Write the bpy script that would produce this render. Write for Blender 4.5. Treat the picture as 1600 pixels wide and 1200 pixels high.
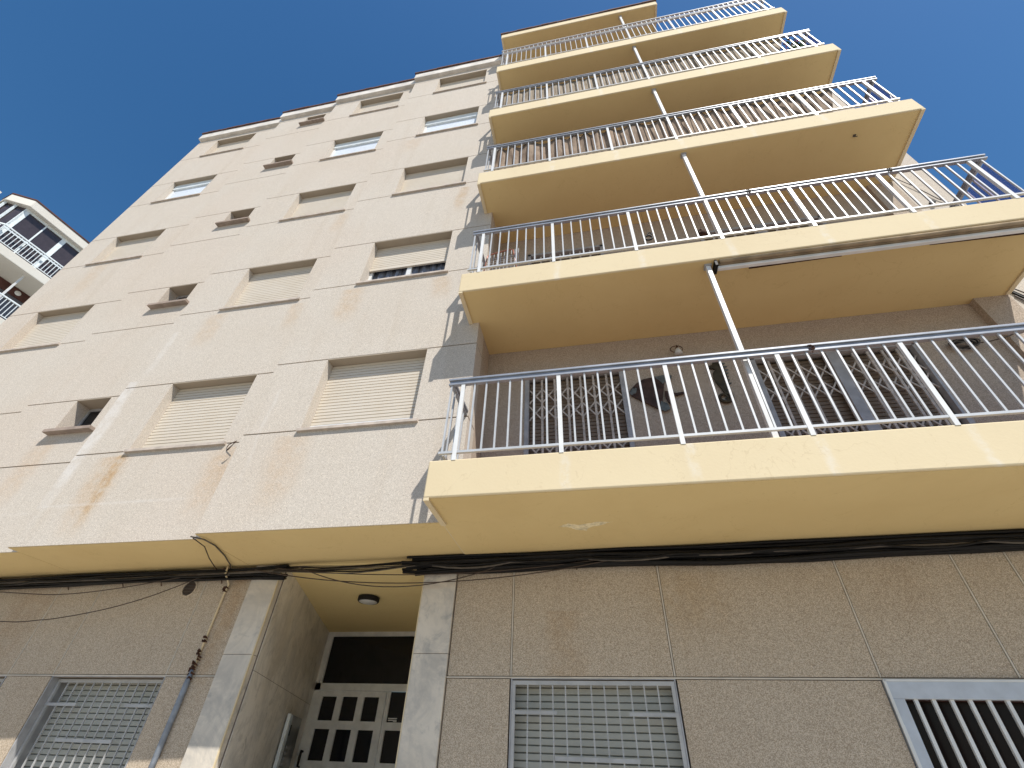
import bpy, bmesh, math, random
from mathutils import Vector, Matrix
random.seed(7)
R=math.radians
sc=bpy.context.scene
for o in list(bpy.data.objects): bpy.data.objects.remove(o)
COL=sc.collection
E0=1.6                       # eye height; all z below are measured from the eye level
# ---------------------------------------------------------------- camera
cd=bpy.data.cameras.new('camera'); cam=bpy.data.objects.new('camera',cd); COL.objects.link(cam)
_a,_b,_r=R(40.124),R(-12.315),R(2.590)
_F=Vector((math.sin(_b)*math.cos(_a),math.cos(_b)*math.cos(_a),math.sin(_a)))
_R0=Vector((math.cos(_b),-math.sin(_b),0)); _U0=_R0.cross(_F)
_R=math.cos(_r)*_R0+math.sin(_r)*_U0; _U=-math.sin(_r)*_R0+math.cos(_r)*_U0
cam.matrix_world=Matrix(((_R.x,_U.x,-_F.x,0),(_R.y,_U.y,-_F.y,-4.152),(_R.z,_U.z,-_F.z,E0),(0,0,0,1)))
cd.sensor_width=36; cd.lens=36*722.697/1600; cd.clip_start=0.05; cd.clip_end=2000
sc.camera=cam
# ---------------------------------------------------------------- light
SUN=Vector((0.358,-0.452,0.808)).normalized()
w=bpy.data.worlds.new('World'); sc.world=w; w.use_nodes=True
nt=w.node_tree; bg=nt.nodes['Background']
sky=nt.nodes.new('ShaderNodeTexSky'); sky.sky_type='NISHITA'; sky.sun_disc=False
sky.sun_elevation=math.asin(SUN.z); sky.sun_rotation=math.atan2(SUN.x,SUN.y)
sky.altitude=100; sky.air_density=1.35; sky.dust_density=0.8; sky.ozone_density=4.0
hs=nt.nodes.new('ShaderNodeHueSaturation');hs.inputs['Saturation'].default_value=1.28
nt.links.new(sky.outputs[0],hs.inputs['Color']);nt.links.new(hs.outputs[0],bg.inputs[0]); bg.inputs[1].default_value=0.08
sl=bpy.data.lights.new('sun','SUN'); sl.energy=4.25; sl.angle=R(0.5); sl.color=(1,0.955,0.88)
so=bpy.data.objects.new('sun',sl); COL.objects.link(so); so.rotation_euler=SUN.to_track_quat('Z','Y').to_euler()
so.location=(5,-20,30)
sc.view_settings.view_transform='Standard'; sc.view_settings.look='None'
sc.view_settings.exposure=0.54; sc.view_settings.gamma=1
# ---------------------------------------------------------------- mesh helper
class MB:
    def __init__(s): s.v=[]; s.f=[]
    def add(s,vs,fs):
        n=len(s.v); s.v+= [tuple(p) for p in vs]; s.f+=[tuple(i+n for i in f) for f in fs]; return s
    def box(s,x0,x1,y0,y1,z0,z1,sh=0.0):
        if x1<x0:x0,x1=x1,x0
        if y1<y0:y0,y1=y1,y0
        if z1<z0:z0,z1=z1,z0
        vs=[(x,y+sh*x,z) for x in(x0,x1) for y in(y0,y1) for z in(z0,z1)]
        return s.add(vs,[(0,1,3,2),(4,6,7,5),(0,4,5,1),(2,3,7,6),(0,2,6,4),(1,5,7,3)])
    def beam(s,a,b,wd,th,up=(0,0,1)):        # rectangular bar from a to b
        a=Vector(a);b=Vector(b);d=(b-a).normalized();u=Vector(up)
        sd=d.cross(u); 
        if sd.length<1e-4: sd=d.cross(Vector((0,1,0)))
        sd.normalize();u=sd.cross(d).normalized()
        vs=[]
        for p in(a,b):
            for i,j in((-1,-1),(1,-1),(1,1),(-1,1)): vs.append(p+sd*(i*wd/2)+u*(j*th/2))
        return s.add(vs,[(0,1,2,3),(7,6,5,4),(0,4,5,1),(1,5,6,2),(2,6,7,3),(3,7,4,0)])
    def tube(s,pts,r,seg=8,caps=True):
        pts=[Vector(p) for p in pts]; n=len(pts); rs=r if isinstance(r,(list,tuple)) else [r]*n
        vs=[];pu=None
        for i,p in enumerate(pts):
            d=(pts[min(i+1,n-1)]-pts[max(i-1,0)]).normalized()
            if pu is None:
                pu=d.orthogonal().normalized()
            pu=(pu-d*pu.dot(d)).normalized(); q=d.cross(pu)
            for k in range(seg):
                a=2*math.pi*k/seg; vs.append(p+(pu*math.cos(a)+q*math.sin(a))*rs[i])
        fs=[(i*seg+k,i*seg+(k+1)%seg,(i+1)*seg+(k+1)%seg,(i+1)*seg+k) for i in range(n-1) for k in range(seg)]
        if caps: fs+=[tuple(range(seg-1,-1,-1)),tuple((n-1)*seg+k for k in range(seg))]
        return s.add(vs,fs)
    def lathe(s,c,prof,seg=24,axis='z',ang=0):
        vs=[];c=Vector(c)
        for r,h in prof:
            for k in range(seg):
                a=2*math.pi*k/seg
                if axis=='z': vs.append(c+Vector((r*math.cos(a),r*math.sin(a),h)))
                else: vs.append(c+Vector((r*math.cos(a),h,r*math.sin(a))))
        n=len(prof)
        fs=[(i*seg+k,i*seg+(k+1)%seg,(i+1)*seg+(k+1)%seg,(i+1)*seg+k) for i in range(n-1) for k in range(seg)]
        fs+=[tuple(range(seg-1,-1,-1)),tuple((n-1)*seg+k for k in range(seg))]
        return s.add(vs,fs)
    def prism(s,poly,ax,c0,c1):              # polygon (2-D) extruded along axis ax
        n=len(poly)
        def P(p,c):
            if ax=='z': return (p[0],p[1],c)
            if ax=='y': return (p[0],c,p[1])
            return (c,p[0],p[1])
        vs=[P(p,c0) for p in poly]+[P(p,c1) for p in poly]
        fs=[tuple(range(n-1,-1,-1)),tuple(range(n,2*n))]+[(i,(i+1)%n,n+(i+1)%n,n+i) for i in range(n)]
        return s.add(vs,fs)
    def build(s,name,mat,parent=None,smooth=False,bev=0,org=None):
        me=bpy.data.meshes.new(name)
        if org is None: org=parent['_o'] if parent else None
        if org is None:
            xs=[p[0] for p in s.v];ys=[p[1] for p in s.v];zs=[p[2] for p in s.v]
            org=((min(xs)+max(xs))/2,(min(ys)+max(ys))/2,min(zs))
        org=Vector(org)
        me.from_pydata([(p[0]-org.x,p[1]-org.y,p[2]-org.z) for p in s.v],[],s.f)
        bm=bmesh.new();bm.from_mesh(me);bmesh.ops.recalc_face_normals(bm,faces=bm.faces);bm.to_mesh(me);bm.free()
        if smooth:
            for p in me.polygons: p.use_smooth=True
        me.materials.append(mat)
        o=bpy.data.objects.new(name,me);COL.objects.link(o)
        put(o,org,parent)
        if bev:
            m=o.modifiers.new('bevel','BEVEL');m.width=bev;m.segments=2;m.limit_method='ANGLE'
        return o
ORG={}
class _W(dict): pass
def put(o,org,parent):
    org=Vector(org); ORG[o.name]=org
    if parent is not None:
        o.parent=parent; o.location=org-ORG[parent.name]
    else: o.location=(org.x,org.y,org.z+E0)
    o['_o']=list(org)
def thing(name,label,cat,loc,group=None,kind=None):
    o=bpy.data.objects.new(name,None);COL.objects.link(o);o.empty_display_size=.2
    put(o,loc,None);tag(o,label,cat,group,kind);return o
def tag(o,label=None,cat=None,group=None,kind=None):
    if label:o['label']=label
    if cat:o['category']=cat
    if group:o['group']=group
    if kind:o['kind']=kind
    return o
# ---------------------------------------------------------------- materials
class NT:
    def __init__(s,name):
        s.m=bpy.data.materials.new(name);s.m.use_nodes=True;s.t=s.m.node_tree;s.n=s.t.nodes
        s.b=s.n['Principled BSDF']; s.geo=None
    def pos(s):
        if not s.geo: s.geo=s.n.new('ShaderNodeNewGeometry')
        return s.geo.outputs['Position']
    def l(s,a,b): s.t.links.new(a,b)
    def val(s,x,sock):
        if isinstance(x,(int,float)): sock.default_value=x
        elif isinstance(x,tuple): sock.default_value=x if len(x)==4 or len(sock.default_value)==3 else (*x,1)
        else: s.l(x,sock)
    def math(s,op,a,b=0.0,c=None,clamp=False):
        q=s.n.new('ShaderNodeMath');q.operation=op;q.use_clamp=clamp;s.val(a,q.inputs[0]);s.val(b,q.inputs[1])
        if c is not None:s.val(c,q.inputs[2])
        return q.outputs[0]
    def mapp(s,scale=(1,1,1),loc=(0,0,0)):
        q=s.n.new('ShaderNodeMapping');s.l(s.pos(),q.inputs[0]);q.inputs['Scale'].default_value=scale;q.inputs['Location'].default_value=loc
        return q.outputs[0]
    def noise(s,scale,det=3,rough=.55,vec=None,dist=0):
        q=s.n.new('ShaderNodeTexNoise');s.l(vec or s.pos(),q.inputs['Vector']);q.inputs['Scale'].default_value=scale
        q.inputs['Detail'].default_value=det;q.inputs['Roughness'].default_value=rough;q.inputs['Distortion'].default_value=dist
        return q.outputs['Fac']
    def voro(s,scale,vec=None,out='Distance'):
        q=s.n.new('ShaderNodeTexVoronoi');s.l(vec or s.pos(),q.inputs['Vector']);q.inputs['Scale'].default_value=scale
        return q.outputs[out]
    def ramp(s,x,lo,hi,a=0.0,b=1.0):
        q=s.n.new('ShaderNodeMapRange');q.interpolation_type='SMOOTHSTEP';s.val(x,q.inputs[0])
        q.inputs[1].default_value=lo;q.inputs[2].default_value=hi;q.inputs[3].default_value=a;q.inputs[4].default_value=b
        return q.outputs[0]
    def mix(s,f,a,b,mode='MIX'):
        q=s.n.new('ShaderNodeMix');q.data_type='RGBA';q.blend_type=mode
        s.val(f,q.inputs[0])
        for x,k in((a,6),(b,7)):
            if isinstance(x,tuple): q.inputs[k].default_value=(*x[:3],1)
            else: s.l(x,q.inputs[k])
        return q.outputs[2]
    def xyz(s):
        q=s.n.new('ShaderNodeSeparateXYZ');s.l(s.pos(),q.inputs[0]);return q.outputs
    def bump(s,h,st=.3,dist=.01):
        q=s.n.new('ShaderNodeBump');q.inputs['Strength'].default_value=st;q.inputs['Distance'].default_value=dist
        s.l(h,q.inputs['Height']);s.l(q.outputs[0],s.b.inputs['Normal'])
    def fin(s,col,rough=.8,metal=0,spec=.5):
        s.val(col if not isinstance(col,tuple) else (*col[:3],1),s.b.inputs['Base Color']);s.val(rough,s.b.inputs['Roughness'])
        s.b.inputs['Metallic'].default_value=metal;s.b.inputs['Specular IOR Level'].default_value=spec
        return s.m
def plain(name,col,rough=.5,metal=0,spec=.5,var=.12,scale=6,bump=0):
    k=NT(name);n=k.noise(scale,4)
    f=k.ramp(n,.3,.7,1-var,1+var*.4)
    c=k.mix(1.0,col,(1,1,1),'MULTIPLY');q=k.n.new('ShaderNodeVectorMath');q.operation='SCALE';k.l(c,q.inputs[0]);k.l(f,q.inputs['Scale'])
    if bump:k.bump(k.noise(90,3),bump,.003)
    k.l(q.outputs[0],k.b.inputs['Base Color']);k.b.inputs['Roughness'].default_value=rough
    k.b.inputs['Metallic'].default_value=metal;k.b.inputs['Specular IOR Level'].default_value=spec
    return k.m
def render_wall(name,base,alt,dark,speck=1.0,stains=(),blot=.35,pink=None):
    k=NT(name)
    g1=k.voro(190.0,out='Color');sp=k.n.new('ShaderNodeSeparateColor');k.l(g1,sp.inputs[0])
    n2=k.noise(140,2,.6)
    f=k.ramp(sp.outputs[0],.0,1.0,0,1)
    f=k.math('ADD',k.math('MULTIPLY',f,.5),k.math('MULTIPLY',n2,.5))
    c=k.mix(k.ramp(f,.20,.80),dark,base)
    hi=k.ramp(sp.outputs[1],.86,.97)
    c=k.mix(k.math('MULTIPLY',hi,.55*speck),c,(min(base[0]*1.45,.85),min(base[1]*1.42,.82),min(base[2]*1.38,.78)))
    dk=k.ramp(sp.outputs[2],.90,.98)
    c=k.mix(k.math('MULTIPLY',dk,.6*speck),c,(dark[0]*.5,dark[1]*.45,dark[2]*.42))
    # broad blotches and rain streaks
    bl=k.ramp(k.noise(.55,5,.6),.38,.66)
    c=k.mix(k.math('MULTIPLY',bl,blot),c,k.mix(1.0,c,alt,'MULTIPLY'))
    st=k.noise(1.0,4,.6,vec=k.mapp((3.2,3.2,.28)))
    c=k.mix(k.ramp(st,.52,.78,0,.30),c,k.mix(1.0,c,(.84,.79,.72),'MULTIPLY'))
    if pink: c=k.mix(k.ramp(k.noise(.33,3,.5,vec=k.mapp((1,1,1),(7,3,1))),.45,.62,0,.5),c,k.mix(1.0,c,pink,'MULTIPLY'))
    X=k.xyz();wob=k.math('MULTIPLY',k.math('SUBTRACT',k.noise(1.6,3),.5),.5)
    fine=k.noise(7,5,.7)
    for (x0,zt,zb,wd,col,stg) in stains:       # real marks left on the render: rust and lime runs
        dx=k.math('ABSOLUTE',k.math('SUBTRACT',k.math('ADD',X[0],k.math('MULTIPLY',wob,.5)),x0))
        m=k.ramp(dx,wd*.25,wd,1,0)
        m=k.math('MULTIPLY',m,k.ramp(X[2],zb+E0,zb+E0+.5*(zt-zb),0,1))
        m=k.math('MULTIPLY',m,k.ramp(X[2],zt+E0-.03,zt+E0,1,0))
        m=k.math('MULTIPLY',m,k.ramp(fine,.3,.65,.25,1))
        c=k.mix(k.math('MULTIPLY',m,stg),c,k.mix(1.0,c,col,'MULTIPLY') if max(col)<=1 else (.66,.64,.62))
    k.bump(k.noise(150,2,.6),.4,.003)
    return k.fin(c,.92,0,.25)
RUST=(.84,.66,.46); ORNG=(.93,.76,.58); PALE=(2,2,2)
M={}
M['facade']=render_wall('facade_render',(.585,.535,.47),(.94,.91,.87),(.45,.40,.345),1.0,
   [(-6.22,3.12,1.95,.11,(.84,.68,.46),.75),(-6.32,3.1,1.8,.34,ORNG,.6),(-7.00,4.5,1.85,.19,PALE,.6),(-6.85,5.6,4.4,.10,PALE,.3),(-6.1,2.42,2.36,2.2,PALE,.3),(-4.62,3.1,2.0,.30,ORNG,.55),(-3.6,3.1,1.9,.35,ORNG,.4),
    (-2.05,8.8,7.8,.14,RUST,.6),(-3.6,5.95,5.0,.28,ORNG,.55),(-2.1,5.95,5.3,.2,ORNG,.5),(-6.2,5.95,5.0,.3,ORNG,.45),(-4.66,5.95,5.2,.18,ORNG,.45),(-8.05,3.6,2.3,.3,ORNG,.4),(-4.1,3.9,2.2,.04,PALE,.22),
    (-11.0,8.9,7.4,.35,ORNG,.4),(-4.7,8.8,8.0,.2,ORNG,.4),(-3.6,11.7,10.9,.3,ORNG,.35)],.35,(1,.96,.935))
M['joint']=plain('mortar_joint',(.20,.165,.14),.95)
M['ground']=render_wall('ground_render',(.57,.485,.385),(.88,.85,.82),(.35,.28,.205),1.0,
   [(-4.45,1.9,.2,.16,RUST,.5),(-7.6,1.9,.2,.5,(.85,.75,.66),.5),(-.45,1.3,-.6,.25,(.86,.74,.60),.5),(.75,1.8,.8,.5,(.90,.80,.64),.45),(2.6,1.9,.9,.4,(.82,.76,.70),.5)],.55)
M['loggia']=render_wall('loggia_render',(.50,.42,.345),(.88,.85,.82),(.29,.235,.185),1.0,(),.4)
M['joint_light']=plain('light_mortar_joint',(.60,.54,.455),.95)
M['joint_dark']=plain('dark_mortar_joint',(.20,.165,.135),.95)  # dark mortar on both sides of the pale bead
def cream(name,base,dirt=.18,bumpy=.12):
    k=NT(name);n=k.noise(.9,5,.62);c=k.mix(k.ramp(n,.4,.7,0,dirt),base,(base[0]*.80,base[1]*.74,base[2]*.66))
    s=k.noise(1,4,.6,vec=k.mapp((5,5,.7)));c=k.mix(k.ramp(s,.56,.78,0,dirt*1.3),c,(base[0]*.86,base[1]*.84,base[2]*.86))
    if name=='cream_paint':
        X=k.xyz();fn=k.ramp(k.noise(9,5,.7),.35,.65)
        for x0 in(.80,1.83,-.27,2.9,3.93):
            m=k.ramp(k.math('ABSOLUTE',k.math('SUBTRACT',k.math('ADD',X[0],k.math('MULTIPLY',k.noise(2.2,3),.12)),x0+.06)),.015,.06,1,0);c=k.mix(k.math('MULTIPLY',k.math('MULTIPLY',m,fn),.38),c,(.70,.68,.64))
    p=k.noise(14,3);c=k.mix(k.ramp(p,.70,.76,0,.28),c,(base[0]*.72,base[1]*.66,base[2]*.58));big=k.noise(.35,4,.6,vec=k.mapp((1,2.2,1),(4,1,0)));c=k.mix(k.ramp(big,.42,.68,0,.22),c,(base[0]*.84,base[1]*.78,base[2]*.72));cr=k.ramp(k.math('ABSOLUTE',k.math('SUBTRACT',k.noise(1.1,5,.6,vec=k.mapp((1,1,1),(2,5,9)),dist=.5),.5)),.0,.0035,1,0);c=k.mix(k.math('MULTIPLY',cr,.22),c,(base[0]*.6,base[1]*.52,base[2]*.42))
    k.bump(k.math('ADD',k.noise(40,4),k.noise(6,3)),bumpy,.008);return k.fin(c,.85,0,.3)
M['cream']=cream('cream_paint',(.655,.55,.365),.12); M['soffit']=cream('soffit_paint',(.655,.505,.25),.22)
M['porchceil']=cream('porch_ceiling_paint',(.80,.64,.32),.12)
M['reveal']=cream('lintel_shade_paint',(.36,.305,.24),.3)  # lintel undersides: paint darkened to carry their shade
M['white']=plain('white_aluminium',(.70,.70,.69),.35,0,.5,.08)
M['rail']=plain('satin_aluminium',(.50,.51,.52),.42,.15,.5,.1)
M['railtop']=plain('weathered_aluminium',(.30,.32,.36),.42,.3,.5,.15)
M['grey']=plain('grey_painted_steel',(.36,.36,.37),.5,0,.5,.2,9)
M['tile']=plain('clay_tile_edge',(.11,.055,.045),.85,0,.3,.3,12)
M['coping']=plain('white_coping',(.66,.62,.57),.8,0,.3,.2,3)
M['dark']=plain('dark_interior',(.015,.014,.013),.7,0,.3)
M['blackcable']=plain('black_cable_sheath',(.008,.0075,.008),.6,0,.25,.3,15)
M['greycable']=plain('brown_cable_sheath',(.10,.085,.07),.6,0,.4,.3,15)
M['rust']=plain('rusty_iron',(.07,.032,.02),.9,0,.3,.5,20)
M['pipegrey']=plain('blue_grey_pipe_paint',(.24,.27,.32),.55,0,.5,.25,10)
M['terracotta']=plain('terracotta_floor_tile',(.27,.125,.075),.7,0,.4,.2,6)
M['dgrey']=plain('grey_white_door_paint',(.80,.80,.78),.4,0,.5,.12)
M['brownglass']=plain('dark_brown_glass',(.012,.006,.005),.25,0,.15,.1)
M['awnfab']=plain('awning_slab_shade',(.34,.26,.17),.9,0,.2,.3)  # awning parts take the brown of the slab strip in shade
M['secw']=plain('pale_blue_painted_steel',(.50,.54,.60),.4)
M['asphalt']=plain('asphalt_surface',(.09,.085,.08),.95,0,.3,.3,30,.3)
M['pave']=plain('pavement_tiles',(.46,.425,.37),.9,0,.3,.25,5,.2)
M['brown']=plain('brown_paint',(.085,.035,.028),.7,0,.3,.25,3)
M['frost']=plain('frosted_glass_lamp',(.62,.62,.60),.35)
M['orangeshut']=plain('brown_louvre',(.25,.185,.13),.6,0,.4,.35,8)
def shutter(name,base,pitch,lo=.5,z0=0):
    k=NT(name);X=k.xyz();fr=k.math('FRACT',k.math('DIVIDE',X[2],pitch))
    n=k.noise(2.2,4);c=k.mix(k.ramp(n,.4,.7,0,.25),base,(base[0]*.86,base[1]*.80,base[2]*.70))
    sl=k.noise(1,2,.5,vec=k.mapp((.2,.2,12)));c=k.mix(k.ramp(sl,.45,.65,0,.2),c,(base[0]*.9,base[1]*.88,base[2]*.84))
    return k.fin(c,.5,0,.4)
M['shut']=shutter('beige_shutter_slats',(.61,.55,.465),.05)
M['shutw']=shutter('white_shutter_slats',(.70,.76,.84),.05)
M['shutg']=shutter('grey_shutter_slats',(.40,.40,.36),.05)
M['shutb']=shutter('brown_shutter_slats',(.20,.145,.10),.05)
def marble(nm='grey_veined_marble',A=(.67,.60,.505),Bc=(.46,.42,.37)):
    k=NT(nm);d=k.noise(1.4,5,.65,vec=k.mapp((1,1,.8)),dist=1.2)
    v=k.ramp(k.math('ABSOLUTE',k.math('SUBTRACT',d,.5)),0,.055,1,0)
    c=k.mix(k.ramp(k.noise(1.7,6,.7,vec=k.mapp((1,1,1),(3,9,2)),dist=.8),.38,.68),A,Bc)
    c=k.mix(k.math('MULTIPLY',v,.22),c,(.30,.29,.28))
    c=k.mix(k.ramp(k.noise(5,5,.68,dist=.7),.54,.74,0,.6),c,(.29,.28,.265))
    c=k.mix(k.ramp(k.noise(.9,3),.5,.7,0,.35),c,(.55,.47,.36))
    return k.fin(c,.38,0,.5)
M['marble']=marble();M['marble2']=marble('brightened_veined_marble',(.84,.80,.74),(.62,.60,.57))  # marble2: same marble lightened to make up for the dim porch light
def glass(name,col,r=.08,spec=.5): return plain(name,col,r,0,spec,.05)
M['glass']=glass('dark_window_glass',(.012,.013,.016))
M['gglass']=glass('grey_window_glass',(.10,.10,.115),.12)
M['steel']=plain('brushed_steel',(.30,.31,.31),.3,.9,.5,.2)
def rope(name,base,sc_):
    k=NT(name);X=k.xyz()
    n=k.noise(1,4,.7,vec=k.mapp((sc_,sc_,2.0)),dist=.6);c=k.mix(k.ramp(n,.35,.65),(base[0]*.5,base[1]*.45,base[2]*.42),base)
    c=k.mix(k.ramp(k.noise(3,3),.5,.7,0,.4),c,(base[0]*1.3,base[1]*1.25,base[2]*1.2))
    k.bump(n,.6,.01);return k.fin(c,.9,0,.2)
M['screen_brown']=rope('brown_fabric_weave',(.30,.225,.165),12)
M['screen_reed']=rope('reed_weave',(.36,.30,.225),40)
M['curtain']=rope('grey_blue_curtain',(.20,.23,.30),18)
M['fish']=plain('oxidised_copper_brown',(.065,.035,.026),.6,.3,.4,.5,14)
M['fishg']=plain('oxidised_copper_grey',(.13,.14,.135),.6,.3,.4,.4,14)
M['horse']=plain('oxidised_copper_olive',(.06,.048,.028),.6,.3,.4,.5,14)
M['nwall']=cream('neighbour_cream_wall',(.62,.60,.545),.15)
M['nframe']=plain('pale_blue_white_frame',(.74,.80,.82),.4)
M['ndark']=plain('neighbour_dark_glass',(.055,.045,.05),.18)  # dark glass of the neighbour's glazed balcony
M['redtube']=plain('copper_coloured_tube',(.32,.12,.08),.4,.2)
M['light_patch']=plain('fresh_plaster_patch',(.76,.66,.44),.9,0,.3,.3,25)
# ---------------------------------------------------------------- setting
BASE=1.879; H=2.9; T0=4.359; S0=3.155; G=-1.6
YW=.90; SH=-.035                       # ground-floor wall line y = YW + SH*x
def yw(x): return YW+SH*x
tag(MB().box(-900,900,-900,900,G-.5,G-.15).build('ground',M['pave']),kind='structure')
tag(MB().box(-60,40,-13,-6,G-.15,G-.146).build('road',M['asphalt']),kind='structure')
pv=MB().box(-13.5,40,-6,8,G-.15,G).box(-13.5,-13.2,-6,8,G-.15,G+.004)
tag(pv.build('pavement',M['pave'],bev=.02),kind='structure')
pv=MB().box(-60,40,-18,-13,G-.146,G-.01);tag(pv.build('far_pavement',M['pave']),kind='structure')
# ---------------------------------------------------------------- the apartment building
B=thing('apartment_building','tall beige pebble-dashed apartment block with stepped front and stacked cream balconies','building',(-3.5,0,G))
def panel_sheet(mb,x0,x1,y0,y1,z0,z1): mb.box(x0,x1,y0,y1,z0,z1)
g=.009
def strip(xl,xr,y,wins,z0=BASE,roof=16.2):
    """wins: floor -> (xwl,xwr); upper facade strip with real joints and window openings"""
    wl=MB();jt=MB();d=.28
    lv=[z0]
    for k in range(1,6): lv+=[S0+(k-1)*H,T0+(k-1)*H]
    lv.append(roof)
    for i in range(len(lv)-1):
        a=lv[i]+(g if i else 0);b=lv[i+1]-(g if i<len(lv)-2 else 0)
        if i%2==0: wl.box(xl,xr,y,y+d,a,b)
        else:
            xa,xb=wins
            wl.box(xl,xa,y,y+d,a,b);wl.box(xb,xr,y,y+d,a,b)
    for i in range(1,len(lv)-1):
        jt.box(xl+.003,xr-.003,y+.014,y+d-.01,lv[i]-g-.001,lv[i]+g+.001)
    o=wl.build('facade_wall',M['facade'],B);jt.build('wall_joint',M['joint'],o)
    so_=MB().box(xl+.004,xr-.004,y+.012,1.35,z0-.006,z0+.02)
    return o
XA=(-4.358,-1.411);XB=(-7.063,-4.362);XC=(-9.117,-7.067);XD=(-12.29,-9.121)
YS={'A':0,'B':.141,'C':.29,'D':.425}
strip(*XA,YS['A'],(-3.565,-2.092));strip(*XB,YS['B'],(-6.206,-4.764));strip(*XC,YS['C'],(-8.114,-7.449));strip(*XD,YS['D'],(-11.518,-10.042))
# side cheeks of each strip (step faces) are the ends of the wall panels; end wall on the side street
MB().box(-12.29,-12.0,.705,9,G,16.2).build('end_wall',M['facade'],B)
# hidden body that keeps rooms dark and carries the roof
MB().box(-11.99,2.84,.95,9,BASE+.08,16.19).box(2.845,5.19,.95,9,BASE+.08,13.7).build('building_core',M['dark'],B)
MB().box(-12.29,2.84,.71,9,16.2,16.3).build('roof_deck',M['coping'],B)
# soffits under the overhang, stepping with the strips, porch ceiling included
sf=MB()
for (xl,xr),y in((XA,0),(XB,.141),(XC,.29),(XD,.425)):
    xr2=-1.556 if xr>-2 else xr
    sf.box(xl+.004,xr2,y+.012,1.02,BASE-.007,BASE+.02)
sf.box(-12.28,-5.4,1.022,1.5,BASE-.007,BASE+.02)
sf.build('soffit',M['soffit'],B)
MB().prism([(-5.9,1.022),(-1.9,1.022),(-1.9,4.6),(-5.9,4.6)],'z',BASE-.0075,BASE+.04).build('porch_ceiling',M['porchceil'],B)
# copings
for (xl,xr),y in((XA,0),(XB,.141),(XC,.29),(XD,.425)):
    xl2=xl-.03; xr2=min(xr+.0,-1.42)
    o=MB().box(xl2,xr2,y-.10,y+.35,16.2,16.55).build('roof_coping',M['coping'],B,bev=.01)
    t=MB()
    x=xl2-.03
    while x<xr2-.05:
        x2=min(x+.24,xr2);t.box(x+.003,x2-.003,y-.135+random.uniform(-.006,.006),y+.3,16.552,16.61+random.uniform(0,.02));x=x2
    t.build('tile_edge',M['tile'],o)
# antenna on the roof
MB().tube([(-6.9,.3,16.6),(-6.9,.3,17.25)],.02,6).box(-6.93,-6.87,.27,.33,16.95,17.08).build('roof_finial',M['grey'],B)
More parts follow.
